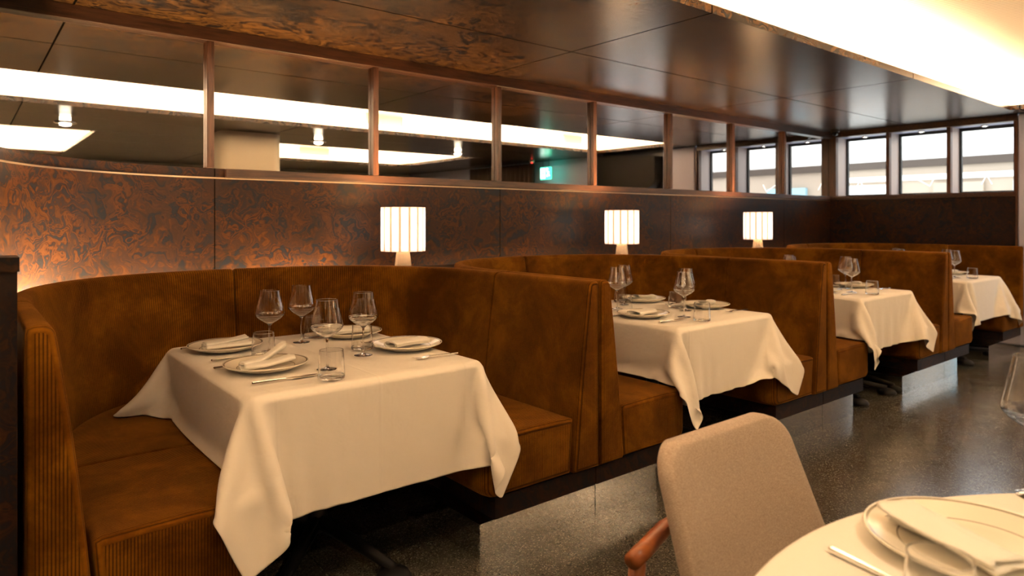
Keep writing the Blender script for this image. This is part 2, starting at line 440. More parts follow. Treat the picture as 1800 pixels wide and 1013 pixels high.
# window wall on the right (X = XE)
GX = XE+.30
struct(MB().box(XE,XE+.10,2.18,YW+.02,0,ZS-.02).build('wall_right', M['burl_wall']))
struct(MB().box(XE-.02,XE+.10,2.17,YW,ZS-.05,ZS).build('trim_7', M['walnut_h'], bevel=.003))
struct(MB().box(XE-.02,XE+.06,2.16,YW,2.335,ZC).build('trim_8', M['walnut_h'], bevel=.003))
posts=[4.07,3.44,2.80,2.18]
for i,y in enumerate(posts):
    w = .07 if i==0 else .02
    struct(MB().box(XE-.012,XE+.05,y-.02,y+w,ZS,2.335).build('trim_%d'%(30+i), M['walnut'], bevel=.003))
    struct(MB().box(XE+.05,GX+.02,y-.012,y+.012,ZS-.02,2.34).build('wall_right', M['reveal']))
struct(MB().box(XE+.10,GX+.05,2.16,YW+.02,ZS-.10,ZS-.02).build('wall_right', M['lilac']))
struct(MB().box(XE+.06,GX+.05,2.16,YW+.02,2.34,2.42).build('wall_right', M['lilac']))
for i in range(3):
    y1, y0 = posts[i]-.014, posts[i+1]+.014
    wr = empty('window_%d'%(i+1), (GX,(y0+y1)/2,ZS)); struct(wr)
    h=(y1-y0)/2; f=.022
    MB().box(-.02,.02,-h,-h+f,0,.74).box(-.02,.02,h-f,h,0,.74).box(-.02,.02,-h+f,h-f,0,f).box(-.02,.02,-h+f,h-f,.74-.035,.74).build('window_frame', M['black'], wr)
    MB().box(-.003,.003,-h+f,h-f,f,.705).build('pane', M['pane'], wr)
    dl = empty('recessed_downlight', (XE+.17,(y0+y1)/2+.02,2.325), label=['tiny lit downlight above the window beside the dark corner','tiny lit downlight above the middle window','tiny lit downlight above the window nearest the grey wall'][i], cat='light', group='downlights in the window reveal')
    MB().lathe([(.0,.014),(.034,.014),(.034,.0),(.024,.0),(.024,.004)],20).build('trim_ring', M['steel'], dl, True)
    MB().lathe([(.0,.0045),(.024,.0045),(.024,.0035),(.0,.0035)],20).build('lens', M['bulb_day'], dl)
# white neon strokes hanging in the windows
for i,(y,pts) in enumerate(((3.88,[(-.07,0),(-.02,.10),(.03,0)]),(3.10,[(-.16,.10),(0,0),(.05,.10)]),(2.48,[(-.10,.0),(-.05,.10),(0,.0)]))):
    mb=MB().tube([(GX+.012, y-p, ZS+.10+q) for p,q in pts], .004, 6)
    w_=bpy.data.objects['window_%d'%(i+1)]; o=mb.build('window_sign', M['neon'], w_, smooth=True); o.location=(-GX,-w_.location.y,-ZS)
# right-hand wall nearer than the windows: grey painted pier, glazed door, grey wall
struct(MB().box(XE-.05,XE+.15,1.56,2.155,0,ZC).build('wall_right', M['lilac'], bevel=.02))
struct(MB().box(XE-.035,XE+.0,2.158,2.176,0,2.335).build('trim_9', M['walnut']))
struct(MB().box(XE,XE+.15,.25,1.56,1.80,ZC).build('wall_right', M['black']))
struct(MB().box(XE,XE+.15,YB,.25,0,ZC).build('wall_right', M['lilac']))
dr = struct(empty('door_1',(XE+.08,.905,0)))
MB().box(-.03,.03,-.645,-.59,0,1.80).box(-.03,.03,.59,.645,0,1.80).box(-.03,.03,-.59,.59,0,.09).box(-.03,.03,-.59,.59,1.74,1.80).box(-.03,.03,-.03,.03,.09,1.74).build('door_frame', M['black'], dr)
MB().box(-.004,.004,-.59,-.03,.09,1.74).box(-.004,.004,.03,.59,.09,1.74).build('pane', M['pane'], dr)
MB().tube([(-.03,-.07,.85),(-.07,-.07,.85),(-.07,-.07,1.15),(-.03,-.07,1.15)],.010).build('door_handle', M['steel'], dr, True)
# header box with a rounded lower corner
pts=[(.30,2.38),(.30,1.80)]
for i in range(9):
    q=PI/2*i/8; pts.append((1.36+.16*math.sin(q), 1.96-.16*math.cos(q)))
pts.append((1.52,2.30))
m=MB(); n_=len(pts); m.add([(XE-.20,y,z) for y,z in pts]+[(XE-.002,y,z) for y,z in pts], [tuple(range(n_)),tuple(range(n_,2*n_))[::-1]]+[(i,n_+i,n_+(i+1)%n_,(i+1)%n_) for i in range(n_)])
tag(m.build('door_header_box', M['blackcloth']), 'black header box with a rounded corner over the glazed door, seen in the mirror', 'box')
# remaining walls behind the photographer
struct(MB().box(XL-.1,XE+.1,YB-.1,YB,0,ZC).build('wall_front', M['cream']))
struct(MB().box(XL-.1,XL,YB,YW+.1,0,ZC).build('wall_left', M['burl_wall']))
# low end wall at the left edge of the picture
struct(MB().box(-.10,.108,2.035,2.15,0,1.175).box(-.11,.112,2.028,2.155,1.175,1.21).build('wall_left', M['burl_dark']))
# column, curtain, exit sign, ceiling lights, grilles: seen in the mirrors
col=[]; 
for sx,sy,a0 in ((1,1,0),(-1,1,1),(-1,-1,2),(1,-1,3)):
    for i in range(6):
        q=PI/2*(a0+i/5); col.append((2.85+sx*.26+.12*math.cos(q), -.72+sy*.22+.12*math.sin(q)))
struct(MB().prism(col,0,ZC).build('wall_column', M['cream'], smooth=True, auto=.5))
V=[];F=[]; NC=160
for i in range(NC+1):
    y=-3.4+2.1*i/NC; x=8.35+.05*math.sin(i*.62)
    V += [(x,y,.02),(x,y,2.36)]
F=[(2*i,2*i+2,2*i+3,2*i+1) for i in range(NC)]
cu=mesh_obj('curtain',V,F,plain('taupe_curtain',(.10,.065,.045),.9)); sm=cu.modifiers.new('s','SOLIDIFY'); sm.thickness=.004
tag(cu,'dark pleated full-height curtain reflected left of the exit sign','curtain')
es = empty('exit_sign',(8.28,-.92,2.15), label='lit green and white exit sign hanging from the ceiling, seen in the mirror', cat='sign')
MB().box(-.012,.012,-.14,.14,-.11,.11).build('sign_box', M['green'], es)
MB().box(-.016,-.0125,-.125,-.01,-.09,.09).build('white_panel', M['signwhite'], es)
a=MB().tube([(-.016,.045,.05),(-.016,.075,.0),(-.016,.045,-.06)],.008,6).tube([(-.016,.075,0),(-.016,.11,-.05)],.007,6).tube([(-.016,.06,.03),(-.016,.10,.02)],.006,6); a.lathe([(0,.018),(.013,.013),(.018,0),(.013,-.013),(0,-.018)],10,(-.016,.05,.078))
a.build('running_figure', M['signwhite'], es)
m=MB().add([(-.0175,-.10,0),(-.0175,-.06,.04),(-.0175,-.06,.015),(-.0175,-.025,.015),(-.0175,-.025,-.015),(-.0175,-.06,-.015),(-.0175,-.06,-.04)],[tuple(range(7))]); m.build('arrow', M['green'], es)
for y in (-.08,.08): MB().tube([(0,y,.11),(0,y,.25)],.004,6).build('hanger', M['black'], es)
sd = empty('smoke_detector',(8.2,-1.22,2.4), label='small round ceiling detector with a red indicator beside the exit sign', cat='detector')
MB().lathe([(0,0),(.05,0),(.045,-.03),(0,-.036)],20).build('detector_body', M['cream'], sd, True)
MB().lathe([(0,-.036),(.012,-.036),(.010,-.048),(0,-.05)],8).build('indicator', M['red'], sd)
cl_lab=['round lit ceiling light beside the triangular cove corner, seen in the leftmost mirror','round lit ceiling light just right of the cream column reflection','round lit ceiling light reflected above the gap between the first two lamps']
cl0=None
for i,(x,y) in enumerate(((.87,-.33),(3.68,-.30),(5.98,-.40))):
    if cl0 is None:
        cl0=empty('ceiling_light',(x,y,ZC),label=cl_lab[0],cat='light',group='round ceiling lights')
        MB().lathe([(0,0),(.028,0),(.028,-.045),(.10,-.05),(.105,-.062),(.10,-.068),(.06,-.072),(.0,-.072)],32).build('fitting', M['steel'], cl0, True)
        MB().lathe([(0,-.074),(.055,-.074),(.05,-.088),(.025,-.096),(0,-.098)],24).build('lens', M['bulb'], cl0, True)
        MB().lathe([(.029,-.002),(.052,-.002),(.052,-.044),(.029,-.044)],24).build('ceiling_reflection', M['reflection_glow'], cl0, True)  # added glowing cylinder: imitates the light's reflection in the glossy ceiling
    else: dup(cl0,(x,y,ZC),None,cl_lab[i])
    lamp('ceiling_light_lamp','SPOT',(x,y,ZC-.10),38,WARM,(0,0,0),spot=math.radians(125),blend=.8,radius=.05)
for (x,y,z,w,h,lb) in ((4.35,.262,2.62,.55,.14,'slatted air grille in the cove side wall, reflected above the nearest lamp'),(7.8,.262,2.62,.42,.14,'slatted air grille near the far end of the cove, reflected above the exit sign'),(5.3,-4.27,2.62,.6,.14,'slatted air grille in the rear cove, reflected beside a round ceiling light')):
    g_=empty('air_grille',(x,y,z),label=lb,cat='vent',group='air grilles in the coves')
    m=MB().box(-w/2,w/2,-.003,.012,-h/2,-h/2+.012).box(-w/2,w/2,-.003,.012,h/2-.012,h/2).box(-w/2,-w/2+.012,-.003,.012,-h/2,h/2).box(w/2-.012,w/2,-.003,.012,-h/2,h/2); m.build('frame', M['grille'], g_)
    m=MB(); nn=int(w/.022)
    for k in range(nn): m.box(-w/2+.016+k*.022,-w/2+.024+k*.022,0,.010,-h/2+.012,h/2-.012)
    m.build('slats', M['grille'], g_)
    MB().box(-w/2+.01,w/2-.01,-.006,-.002,-h/2+.01,h/2-.01).build('backing', plain('grille_backing_beige',(.35,.28,.18),.8), g_)  # flat beige plate behind the slats
sc_=empty('security_camera',(8.36,3.98,2.4),label='small black camera under the ceiling in the window corner',cat='camera')
MB().lathe([(0,0),(.05,0),(.05,-.02),(0,-.022)],20).build('mount', M['black'], sc_, True)
MB().lathe([(.036,-.021)]+[(.036*math.cos(q),-.03-.036*math.sin(q)) for q in np.linspace(0,PI/2,7)],20).build('dome', plain('glossy_black_dome',(.01,.01,.01),.08), sc_, True)
# street outside the windows
struct(MB().box(9.1,22,-8,14,-.3,-.05).build('ground', M['facade_w']))
fb = empty('opposite_building',(16,0,0),label='pale building across the street, seen blurred through the windows',cat='building')
MB().box(0,.5,-9,16,2.62,4.4).build('upper_wall', M['facade_w'], fb)
MB().box(-.10,.5,-9,16,2.44,2.60).build('fascia', M['facade_d'], fb)
MB().box(0,.5,-9,16,2.60,2.62).build('string_course', M['facade_w'], fb)
MB().box(0,.5,-9,16,-.05,2.44).build('lower_wall', M['facade_b'], fb)
m=MB().box(-.06,-.001,3.6,9,2.16,2.27); m.build('sill_band', M['facade_w'], fb)
for (y0,y1,mt) in ((2.2,3.1,'facade_c'),(3.4,4.1,'facade_w'),(4.6,5.5,'facade_b'),(6.2,7.4,'facade_w'),(0.6,1.6,'facade_w'),(-1,0,'facade_c')):
    MB().box(-.12,-.001,y0,y1,.6,2.08).build('shop_window', M[mt], fb)

# ------------------------------------------------------------------ booths
NE = 2.4
YF, Y0, BB = 2.055, 2.72, 1.12
HALF = 1.025
def make_path(cx, half=HALF):
    # stations: (u, fn(n)->(x,y))
    pts=[]
    for y in np.linspace(YF, Y0, 24)[:-1]: pts.append(('L', float(y)))
    ph = np.linspace(0, PI, 600)
    ox = -half*np.sign(np.cos(ph))*np.abs(np.cos(ph))**(2/NE); oy = BB*np.abs(np.sin(ph))**(2/NE)
    s = np.concatenate([[0], np.cumsum(np.hypot(np.diff(ox), np.diff(oy)))])
    for q in np.linspace(0, s[-1], 97): pts.append(('A', float(np.interp(q, s, ph))))
    for y in np.linspace(Y0, YF, 24)[1:]: pts.append(('R', float(y)))
    return pts
def P(cx, st, n, half=HALF):
    k,q = st
    if k=='L': return (cx-half+n, q)
    if k=='R': return (cx+half-n, q)
    a,b = half-n, BB-n; c_,s_ = math.cos(q), math.sin(q)
    return (cx-a*math.copysign(abs(c_)**(2/NE), c_), Y0+b*abs(s_)**(2/NE))
def offset_poly(prof, d):
    n=len(prof); out=[]
    for i in range(n):
        p=Vector(prof[i]); a=Vector(prof[i-1]); b=Vector(prof[(i+1)%n])
        e1=(p-a).normalized(); e2=(b-p).normalized()
        n1=Vector((-e1.y,e1.x)); n2=Vector((-e2.y,e2.x)); m=(n1+n2)
        m = m.normalized() if m.length>1e-6 else n1
        k=1/max(.5, m.dot(n1)); out.append(p+m*d*k)      # prof is counter-clockwise, so +m points in
    return [(v.x,v.y) for v in out]
def sweep(name, cx, path, i0, i1, prof, mat, parent, r0=.012, r1=.012, cap0=False, cap1=False, front=None, trim=.0015):
    # prof: CCW list of (n, z)
    st = path[i0:i1+1]; V=[];F=[];UV=[]
    # arc length at mid offset
    mid=[Vector(P(cx,s,.3)) for s in st]; us=[0]
    for a,b in zip(mid,mid[1:]): us.append(us[-1]+(b-a).length)
    L=us[-1]; m=len(prof)
    vlen=[0]
    for i in range(m): vlen.append(vlen[-1]+(Vector(prof[(i+1)%m])-Vector(prof[i])).length)
    # extra stations near the ends for the rounding
    want=[]
    for q in (0,.1,.3,.6,1): want.append((r0*q, 0)); want.append((L-r1*q,1))
    allu = sorted(set([trim,L-trim]+[u for u in us if r0+trim<u<L-r1-trim]+[trim+r0*(1-math.cos(t)) for t in np.linspace(0,PI/2,6)]+[L-trim-r1*(1-math.cos(t)) for t in np.linspace(0,PI/2,6)]))
    rows=[]
    for u in allu:
        # inset
        d=0
        if u<r0+trim: x=(r0+trim-u)/r0; d=r0*(1-math.sqrt(max(0,1-x*x)))
        if u>L-r1-trim: x=(u-(L-r1-trim))/r1; d=max(d, r1*(1-math.sqrt(max(0,1-x*x))))
        # interpolate between stations
        j=max(0,min(len(us)-2, int(np.searchsorted(us,u)-1))); t=(u-us[j])/(us[j+1]-us[j])
        pr = offset_poly(prof, d) if d>1e-6 else prof
        row=[]
        for (n,z),(n0,z0) in zip(pr,prof):
            if front: n = front(u, L, n, n0)
            a=P(cx,st[j],n); b=P(cx,st[j+1],n)
            row.append((a[0]*(1-t)+b[0]*t, a[1]*(1-t)+b[1]*t, z))
        rows.append(row)
    for r in rows: V+=r
    R=len(rows)
    for i in range(R-1):
        for k in range(m):
            l=(k+1)%m
            F.append((i*m+k,(i+1)*m+k,(i+1)*m+l,i*m+l))
            UV += [(allu[i],vlen[k]),(allu[i+1],vlen[k]),(allu[i+1],vlen[k+1]),(allu[i],vlen[k+1])]
    for (ri,rev) in ((0,False),(R-1,True)):
        # fan cap; ribs run vertically there
        c=len(V); row=rows[ri]; V.append(tuple(np.mean(row,axis=0)))
        ctr=V[-1]
        for k in range(m):
            l=(k+1)%m
            f=(c, ri*m+k, ri*m+l) if not rev else (c, ri*m+l, ri*m+k)
            F.append(f)
            for vi in f:
                p=V[vi]; UV.append((p[0] if abs(p[1]-ctr[1])<.1 else p[0]+p[1], p[2]))
    # rounded rows next to a front cap should also run vertically
    o=mesh_obj(name,V,F,mat,parent,uv=UV,smooth=True)
    uvl=o.data.uv_layers[0]
    return o
def back_profile():
    # outer face n~.004 ; inner reclined face
    zt=1.036
    pr=[(.004,.225),(.150,.225),(.158,.24)]
    for z in np.linspace(.30,.97,9):
        t=(z-.225)/(zt-.225); pr.append((.157-.090*t+.007*math.sin(PI*t), float(z)))
    r=.030; cx_,cz=.070-r, zt-r
    for q in np.linspace(.15,PI/2,6): pr.append((cx_+r*math.cos(q)*1.0, cz+r*math.sin(q)))
    pr += [(.022,zt),(.008,zt-.006),(.004,zt-.02)]
    return pr
def seat_profile():
    ni=.625; pr=[(.168,.228)]
    rb=.045
    for q in np.linspace(-PI/2,0,6): pr.append((ni-rb+rb*math.cos(q), .228+rb+rb*math.sin(q)))
    rt=.028
    for q in np.linspace(0,PI/2,6): pr.append((ni-rt+rt*math.cos(q), .462-rt+rt*math.sin(q)))
    for n_ in (.5,.38,.26,.17): pr.append((n_, .462+.006*math.sin(PI*(n_-.15)/.5)))
    pr += [(.150,.455)]
    return pr
BP, SP = back_profile(), seat_profile()
TUBE = lambda s: s
def booth(k, cx, label, kicks):
    root = empty('banquette_booth', (0,0,0), label=label, cat='booth', group='horseshoe banquettes along the burl wall')
    path = make_path(cx); N=len(path)
    iL = 23; iM = 23+48; iR = 23+96
    sections=[(0,iL),(iL,iM),(iM,iR),(iR,N-1)]
    for j,(a,b) in enumerate(sections):
        f0 = j==0; f1 = j==3
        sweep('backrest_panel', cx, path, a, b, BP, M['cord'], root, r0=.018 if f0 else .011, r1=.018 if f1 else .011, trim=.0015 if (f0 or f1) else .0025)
        def fr(u,L,n,n0,f0=f0,f1=f1):
            d = u if f0 else (L-u if f1 else 9)
            r=.07
            if d<r and n0>.4:
                x=(r-d)/r; return n - r*(1-math.sqrt(max(0,1-x*x)))*.8
            return n
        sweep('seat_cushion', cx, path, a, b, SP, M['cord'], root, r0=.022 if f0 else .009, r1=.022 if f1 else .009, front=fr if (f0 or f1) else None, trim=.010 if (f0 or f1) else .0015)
    # dark burl base board, a U in plan, and polished kick plates below it
    def uband(n0,n1,yf,z0,z1):
        V=[];F=[]
        st=[('L',yf)]+[s for s in path if not (s[0] in 'LR' and s[1]<yf+.01)]+[('R',yf)]
        for s in st:
            a=P(cx,s,n0); b=P(cx,s,n1); V+=[(*a,z0),(*b,z0),(*b,z1),(*a,z1)]
        for i in range(len(st)-1):
            for q in range(4):
                l=(q+1)%4; F.append((i*4+q,(i+1)*4+q,(i+1)*4+l,i*4+l))
        F+=[(0,1,2,3)[::-1],tuple((len(st)-1)*4+q for q in range(4))]
        return V,F
    V,F=uband(.004,.56,YF+.03,.137,.222)
    mesh_obj('base_board',V,F,M['burl_dark'],root,smooth=False)
    for s,w in zip((-1,1),kicks):
        x0,x1 = (cx-HALF+.003, cx-HALF+w) if s<0 else (cx+HALF-w, cx+HALF-.003)
        MB().box(x0,x1,YF+.035,YF+.75,0,.136).build('kick_plate', M['kick'], root)
    return root
BX=[1.145+2.05*k for k in range(4)]
BLAB=['nearest amber corduroy horseshoe booth, at left of the picture','second amber corduroy booth, wrapped round the table behind the wool chair','third amber corduroy booth, beyond the second lamp','farthest amber corduroy booth, beside the window wall']
KK=[(.45,.63),(.42,.63),(.42,.83),(.29,.95)]
for k in range(4): booth(k,BX[k],BLAB[k],KK[k])
# ledges between neighbouring backs, carrying the lamps
seams=[.12+2.05*k for k in range(5)]
def outer(cx,x):
    r=min(1,abs(x-cx)/HALF); return Y0+BB*(1-r**NE)**(1/NE)
for j,xs_ in enumerate(seams[1:4]):
    pts=[]
    for x in np.linspace(xs_-.62,xs_,30): pts.append((float(x), outer(xs_-HALF,x)+.012 if x<xs_-.001 else Y0+.15))
    for x in np.linspace(xs_,xs_+.62,30)[1:]: pts.append((float(x), outer(xs_+HALF,x)+.012))
    pts=[p for p in pts if p[1]<3.93]
    # clip the narrow spike
    pts=[(x,max(y,Y0+.35)) for x,y in pts]
    pts += [(pts[-1][0],3.96),(pts[0][0],3.96)]
    struct(MB().prism(pts,0,.99).build('wall_ledge', M['burl_dark']))
# ------------------------------------------------------------------ lamps
def table_lamp(label):
    root=empty('table_lamp',(0,0,0),label=label,cat='lamp',group='pleated table lamps on the ledges')
    m=MB(); nf=20
    m.lathe([(0,0),(.052,0),(.050,.03),(.043,.09),(.036,.14),(.034,.17),(.0,.17)],120,flute=lambda a:1+.035*math.cos(nf*a))
    m.build('base', NTglass, root, True)
    MB().lathe([(0,.170),(.012,.170),(.012,.25),(0,.25)],16).build('lamp_holder', M['brass'], root, True)
    # shade: 14 convex pleats
    npl=14; per=14; V=[];F=[];UV=[]; R0=.128; z0,z1=.115,.39
    for i in range(npl*per):
        a=2*PI*i/(npl*per); t=(i%per)/per; b=abs(math.sin(PI*t)); r=R0+.012*b
        for z,v in ((z0,0),(z0+.01,.04),((z0+z1)/2,.5),(z1-.01,.96),(z1,1)): V.append((r*math.cos(a),r*math.sin(a),z))
    for i in range(npl*per):
        j=(i+1)%(npl*per)
        for q in range(4):
            F.append((i*5+q,j*5+q,j*5+q+1,i*5+q+1)); vv=(0,.04,.5,.96,1)
            u0=i/per; u1=(i+1)/per
            if (i+1)%per==0: u1-=1e-4
            UV+=[(u0,vv[q]),(u1,vv[q]),(u1,vv[q+1]),(u0,vv[q+1])]
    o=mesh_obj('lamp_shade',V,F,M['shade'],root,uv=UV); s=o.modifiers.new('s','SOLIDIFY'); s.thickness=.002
    return root
n=NT('fluted_lamp_glass'); n.set(Base_Color=(.95,.86,.74), Roughness=.08, IOR=1.45, Transmission_Weight=.85); NTglass=n.m
LP=[(2.17,3.76),(4.24,3.78),(6.29,3.78)]
LLAB=['nearest pleated lamp with a fluted glass base, on the ledge behind the first booth','middle pleated lamp of the three, above the second booth','smallest and farthest pleated lamp, left of the window corner']
tl=table_lamp(LLAB[0]); tl.location=(LP[0][0],LP[0][1],.99)
for i in (1,2): dup(tl,(LP[i][0],LP[i][1],.99),.2*i,LLAB[i])
for x,y in LP:
    lamp('table_lamp_bulb','POINT',(x,y,1.27),50,(1,.62,.30),radius=.05)

# ------------------------------------------------------------------ tables and cloths
TX=[1.135,3.255,5.30,7.42]; TW=.45; TY0,TY1=2.125,3.19; ZTT=.748
TLAB=['square black-based dining table inside the nearest booth','black-based dining table inside the second booth','black-based dining table inside the third booth','black-based dining table inside the farthest booth']
def table(x,label):
    r=empty('dining_table',(x,(TY0+TY1)/2,0),label=label,cat='table',group='cloth-covered booth tables')
    hy=(TY1-TY0)/2
    MB().box(-TW+.020,TW-.020,-hy+.020,hy-.020,.722,ZTT-.010).build('tabletop', M['black'], r, bevel=.008)
    MB().lathe([(0,.04),(.05,.04),(.038,.10),(.038,.70),(.12,.721),(0,.721)],24).build('column', M['black'], r, True)
    for sx in (-1,1):
        for sy in (-1,1):
            fx,fy=(-(TW-.07) if sx<0 else .08),sy*(hy-.05)
            l=MB().tube([(0,0,.075),(fx*.6,fy*.6,.06),(fx,fy,.045)],[.03,.024,.018],8).build('foot_arm', M['pad'], r, True)
            MB().lathe([(0,.0),(.062,.0),(.066,.012),(.055,.030),(.02,.043),(0,.044)],20,(fx,fy,0)).build('foot_pad', plain('black_rubber_pad',(.010,.010,.011),.5) if 'pad' not in M else M['pad'], l, True)
    return r
M['pad']=plain('black_rubber_pad',(.010,.010,.011),.6); M['pad'].node_tree.nodes['Principled BSDF'].inputs['Specular IOR Level'].default_value=.2
for x,l in zip(TX,TLAB): table(x,l)
def cloth_sim(cx, bx, ox, oyn, oy, seed, steps=1100):
    # ox, oyn: how many grid steps hang over the sides and the ends; grid lines meet the table edges
    rng=np.random.RandomState(seed); hx=TW*2/40; hy=(TY1-TY0)/48
    nx,ny=41+2*ox,49+2*oyn; h=hx
    X,Y=np.meshgrid((np.arange(nx)-(nx-1)/2)*hx,(np.arange(ny)-(ny-1)/2)*hy,indexing='ij')
    # start: ends and sides hanging straight, each corner an outward cone
    ex,ey=TW,(TY1-TY0)/2; e=.012
    ax=np.maximum(np.abs(X)-ex,0); ay=np.maximum(np.abs(Y)-ey,0); sx,sy=np.sign(X),np.sign(Y)
    r0=np.hypot(ax,ay); ph=np.arctan2(ay,ax)/(PI/2)
    ph=np.where(r0>0,ph,0); both=(ax>0)&(ay>0)
    al=np.where(both,np.where(sy<0,ph**.7,ph)*PI/2,0); ta=np.where(both,math.radians(40)*np.sin(PI*ph),0)
    px=np.clip(X,-ex,ex)+sx*e*(ax>0); py=np.clip(Y,-ey,ey)+sy*e*(ay>0); pz=np.where(r0>0,ZTT+.002-r0,ZTT+.004)
    px=np.where(both,sx*(ex+e)+sx*r0*np.sin(ta)*np.cos(al),px); py=np.where(both,sy*(ey+e)+sy*r0*np.sin(ta)*np.sin(al),py); pz=np.where(both,ZTT-r0*np.cos(ta),pz)
    p=np.stack([px+cx,py+(TY0+TY1)/2,pz],-1); p+=(rng.rand(nx,ny,3)-.5)*.002*(r0>0)[...,None]
    v=np.zeros_like(p); dt=1/480.
    d2=math.hypot(hx,hy)
    r=.008
    c=np.array([cx,(TY0+TY1)/2,(.722+ZTT)/2]); hb=np.array([TW,(TY1-TY0)/2,(ZTT-.722)/2])-r*.6
    rr=r*.6+.004
    def con(a,b,L,k):
        d=b-a; l=np.sqrt((d*d).sum(-1,keepdims=True)); q=d*((l-L)/np.maximum(l,1e-9)*.5*k); a+=q; b-=q
    def con_c(a,b,L,k):
        d=b-a; l=np.sqrt((d*d).sum(-1,keepdims=True)); q=d*(np.minimum(l-L,0)/np.maximum(l,1e-9)*.5*k); a+=q; b-=q
    ni=.625
    def collide(p,q):
        d=p-c; e=np.abs(d)-hb; m=np.maximum(e,0); dist=np.sqrt((m*m).sum(-1)); 
        near=(dist<rr)&(p[...,2]>.70)
        if near.any():
            ins=near&(e.max(-1)<=0)
            nrm=np.where(m>0,m,0)*np.sign(d); nl=np.sqrt((nrm*nrm).sum(-1,keepdims=True)); nrm=nrm/np.maximum(nl,1e-9)
            out=near&~ins
            p[out]+= (nrm*(rr-dist)[...,None])[out]
            p[...,2]=np.where(ins,c[2]+hb[2]+rr,p[...,2])
            # friction on top
            p[near,0]=q[near,0]+(p[near,0]-q[near,0])*.25; p[near,1]=q[near,1]+(p[near,1]-q[near,1])*.25
        # seat
        ax=np.abs(p[...,0]-bx); yy=p[...,1]-Y0
        a_,b_=HALF-ni,BB-ni
        inner=np.where(yy<0, ax<a_, (ax/a_)**NE+(np.maximum(yy,0)/b_)**NE<1)
        low=(~inner)&(p[...,1]>2.046)&(p[...,2]<.474)
        fr=low&((q[...,1]<=2.0465)|(p[...,2]<.44)&(p[...,1]<2.13)); seat=low&~fr
        p[...,1]=np.where(fr,2.046,p[...,1])
        p[...,2]=np.where(seat,.474,p[...,2])
        p[seat,0]=q[seat,0]+(p[seat,0]-q[seat,0])*.3; p[seat,1]=q[seat,1]+(p[seat,1]-q[seat,1])*.3
        # side faces of the seats: keep the hanging tips in front of or beside them
    for s in range(steps):
        q=p.copy(); v[...,2]-=9.8*dt; v*=(.994 if s<steps*.6 else .985); p=p+v*dt
        for a0 in (0,1):
            con(p[a0:-1:2],p[a0+1::2],hx,.95); con(p[:,a0:-1:2],p[:,a0+1::2],hy,.95)
        for a0 in (0,1):
            con(p[a0:-1:2,:-1][:, :],p[a0+1::2,1:],d2,.25) ; con(p[a0:-1:2,1:],p[a0+1::2,:-1],d2,.25)
        if s%2==0:
            for a0 in (0,1,2,3):
                n4=(nx-a0-2)//4+ (1 if (nx-a0-2)%4 else 0)
                A=p[a0:-2:4]; B=p[a0+2::4]; con_c(A,B[:len(A)],2*hx,.12)
                A=p[:,a0:-2:4]; B=p[:,a0+2::4]; con_c(A,B[:,:A.shape[1]],2*hy,.12)
        collide(p,q)
        v=(p-q)/dt
        sp=np.sqrt((v*v).sum(-1,keepdims=True)); v*=np.minimum(1,3/np.maximum(sp,1e-9))
    return p,nx,ny
CLAB=['white tablecloth with hanging pointed corners in the nearest booth','white tablecloth on the second table, behind the wool chair','white tablecloth on the third table from the left','small-looking white tablecloth on the farthest table']
CP=[(12,17,.0,8),(12,16,.0,12),(12,16,.0,5),(12,16,.0,23)]
for k in range(4):
    LX,LY,oy,seed=CP[k]
    p,nx,ny=cloth_sim(TX[k],BX[k],LX,LY,oy,seed)
    V=p.reshape(-1,3); F=[];UV=[]
    for i in range(nx-1):
        for j in range(ny-1):
            F.append((i*ny+j,(i+1)*ny+j,(i+1)*ny+j+1,i*ny+j+1))
            UV+=[(i/(nx-1),j/(ny-1)),((i+1)/(nx-1),j/(ny-1)),((i+1)/(nx-1),(j+1)/(ny-1)),(i/(nx-1),(j+1)/(ny-1))]
    o=mesh_obj('tablecloth',V,F,M['cloth'],uv=UV)
    # crease where the cloth breaks over the table edge
    ox,oyn=CP[k][0],CP[k][1]; cr=o.data.attributes.new('crease_edge','FLOAT','EDGE'); 
    for e in o.data.edges:
        a,b=e.vertices; ia,ja=divmod(a,ny); ib,jb=divmod(b,ny)
        if (ia==ib and ia in (ox,ox+40) and min(ja,jb)>=oyn and max(ja,jb)<=oyn+48) or (ja==jb and ja in (oyn,oyn+48) and min(ia,ib)>=ox and max(ia,ib)<=ox+40): cr.data[e.index].value=.75
    m=o.modifiers.new('sub','SUBSURF'); m.levels=1; m.render_levels=2
    m=o.modifiers.new('thick','SOLIDIFY'); m.thickness=.0016; m.offset=1
    tag(o,CLAB[k],'tablecloth','white tablecloths in the booths')
ZP=ZTT+.010      # tableware level

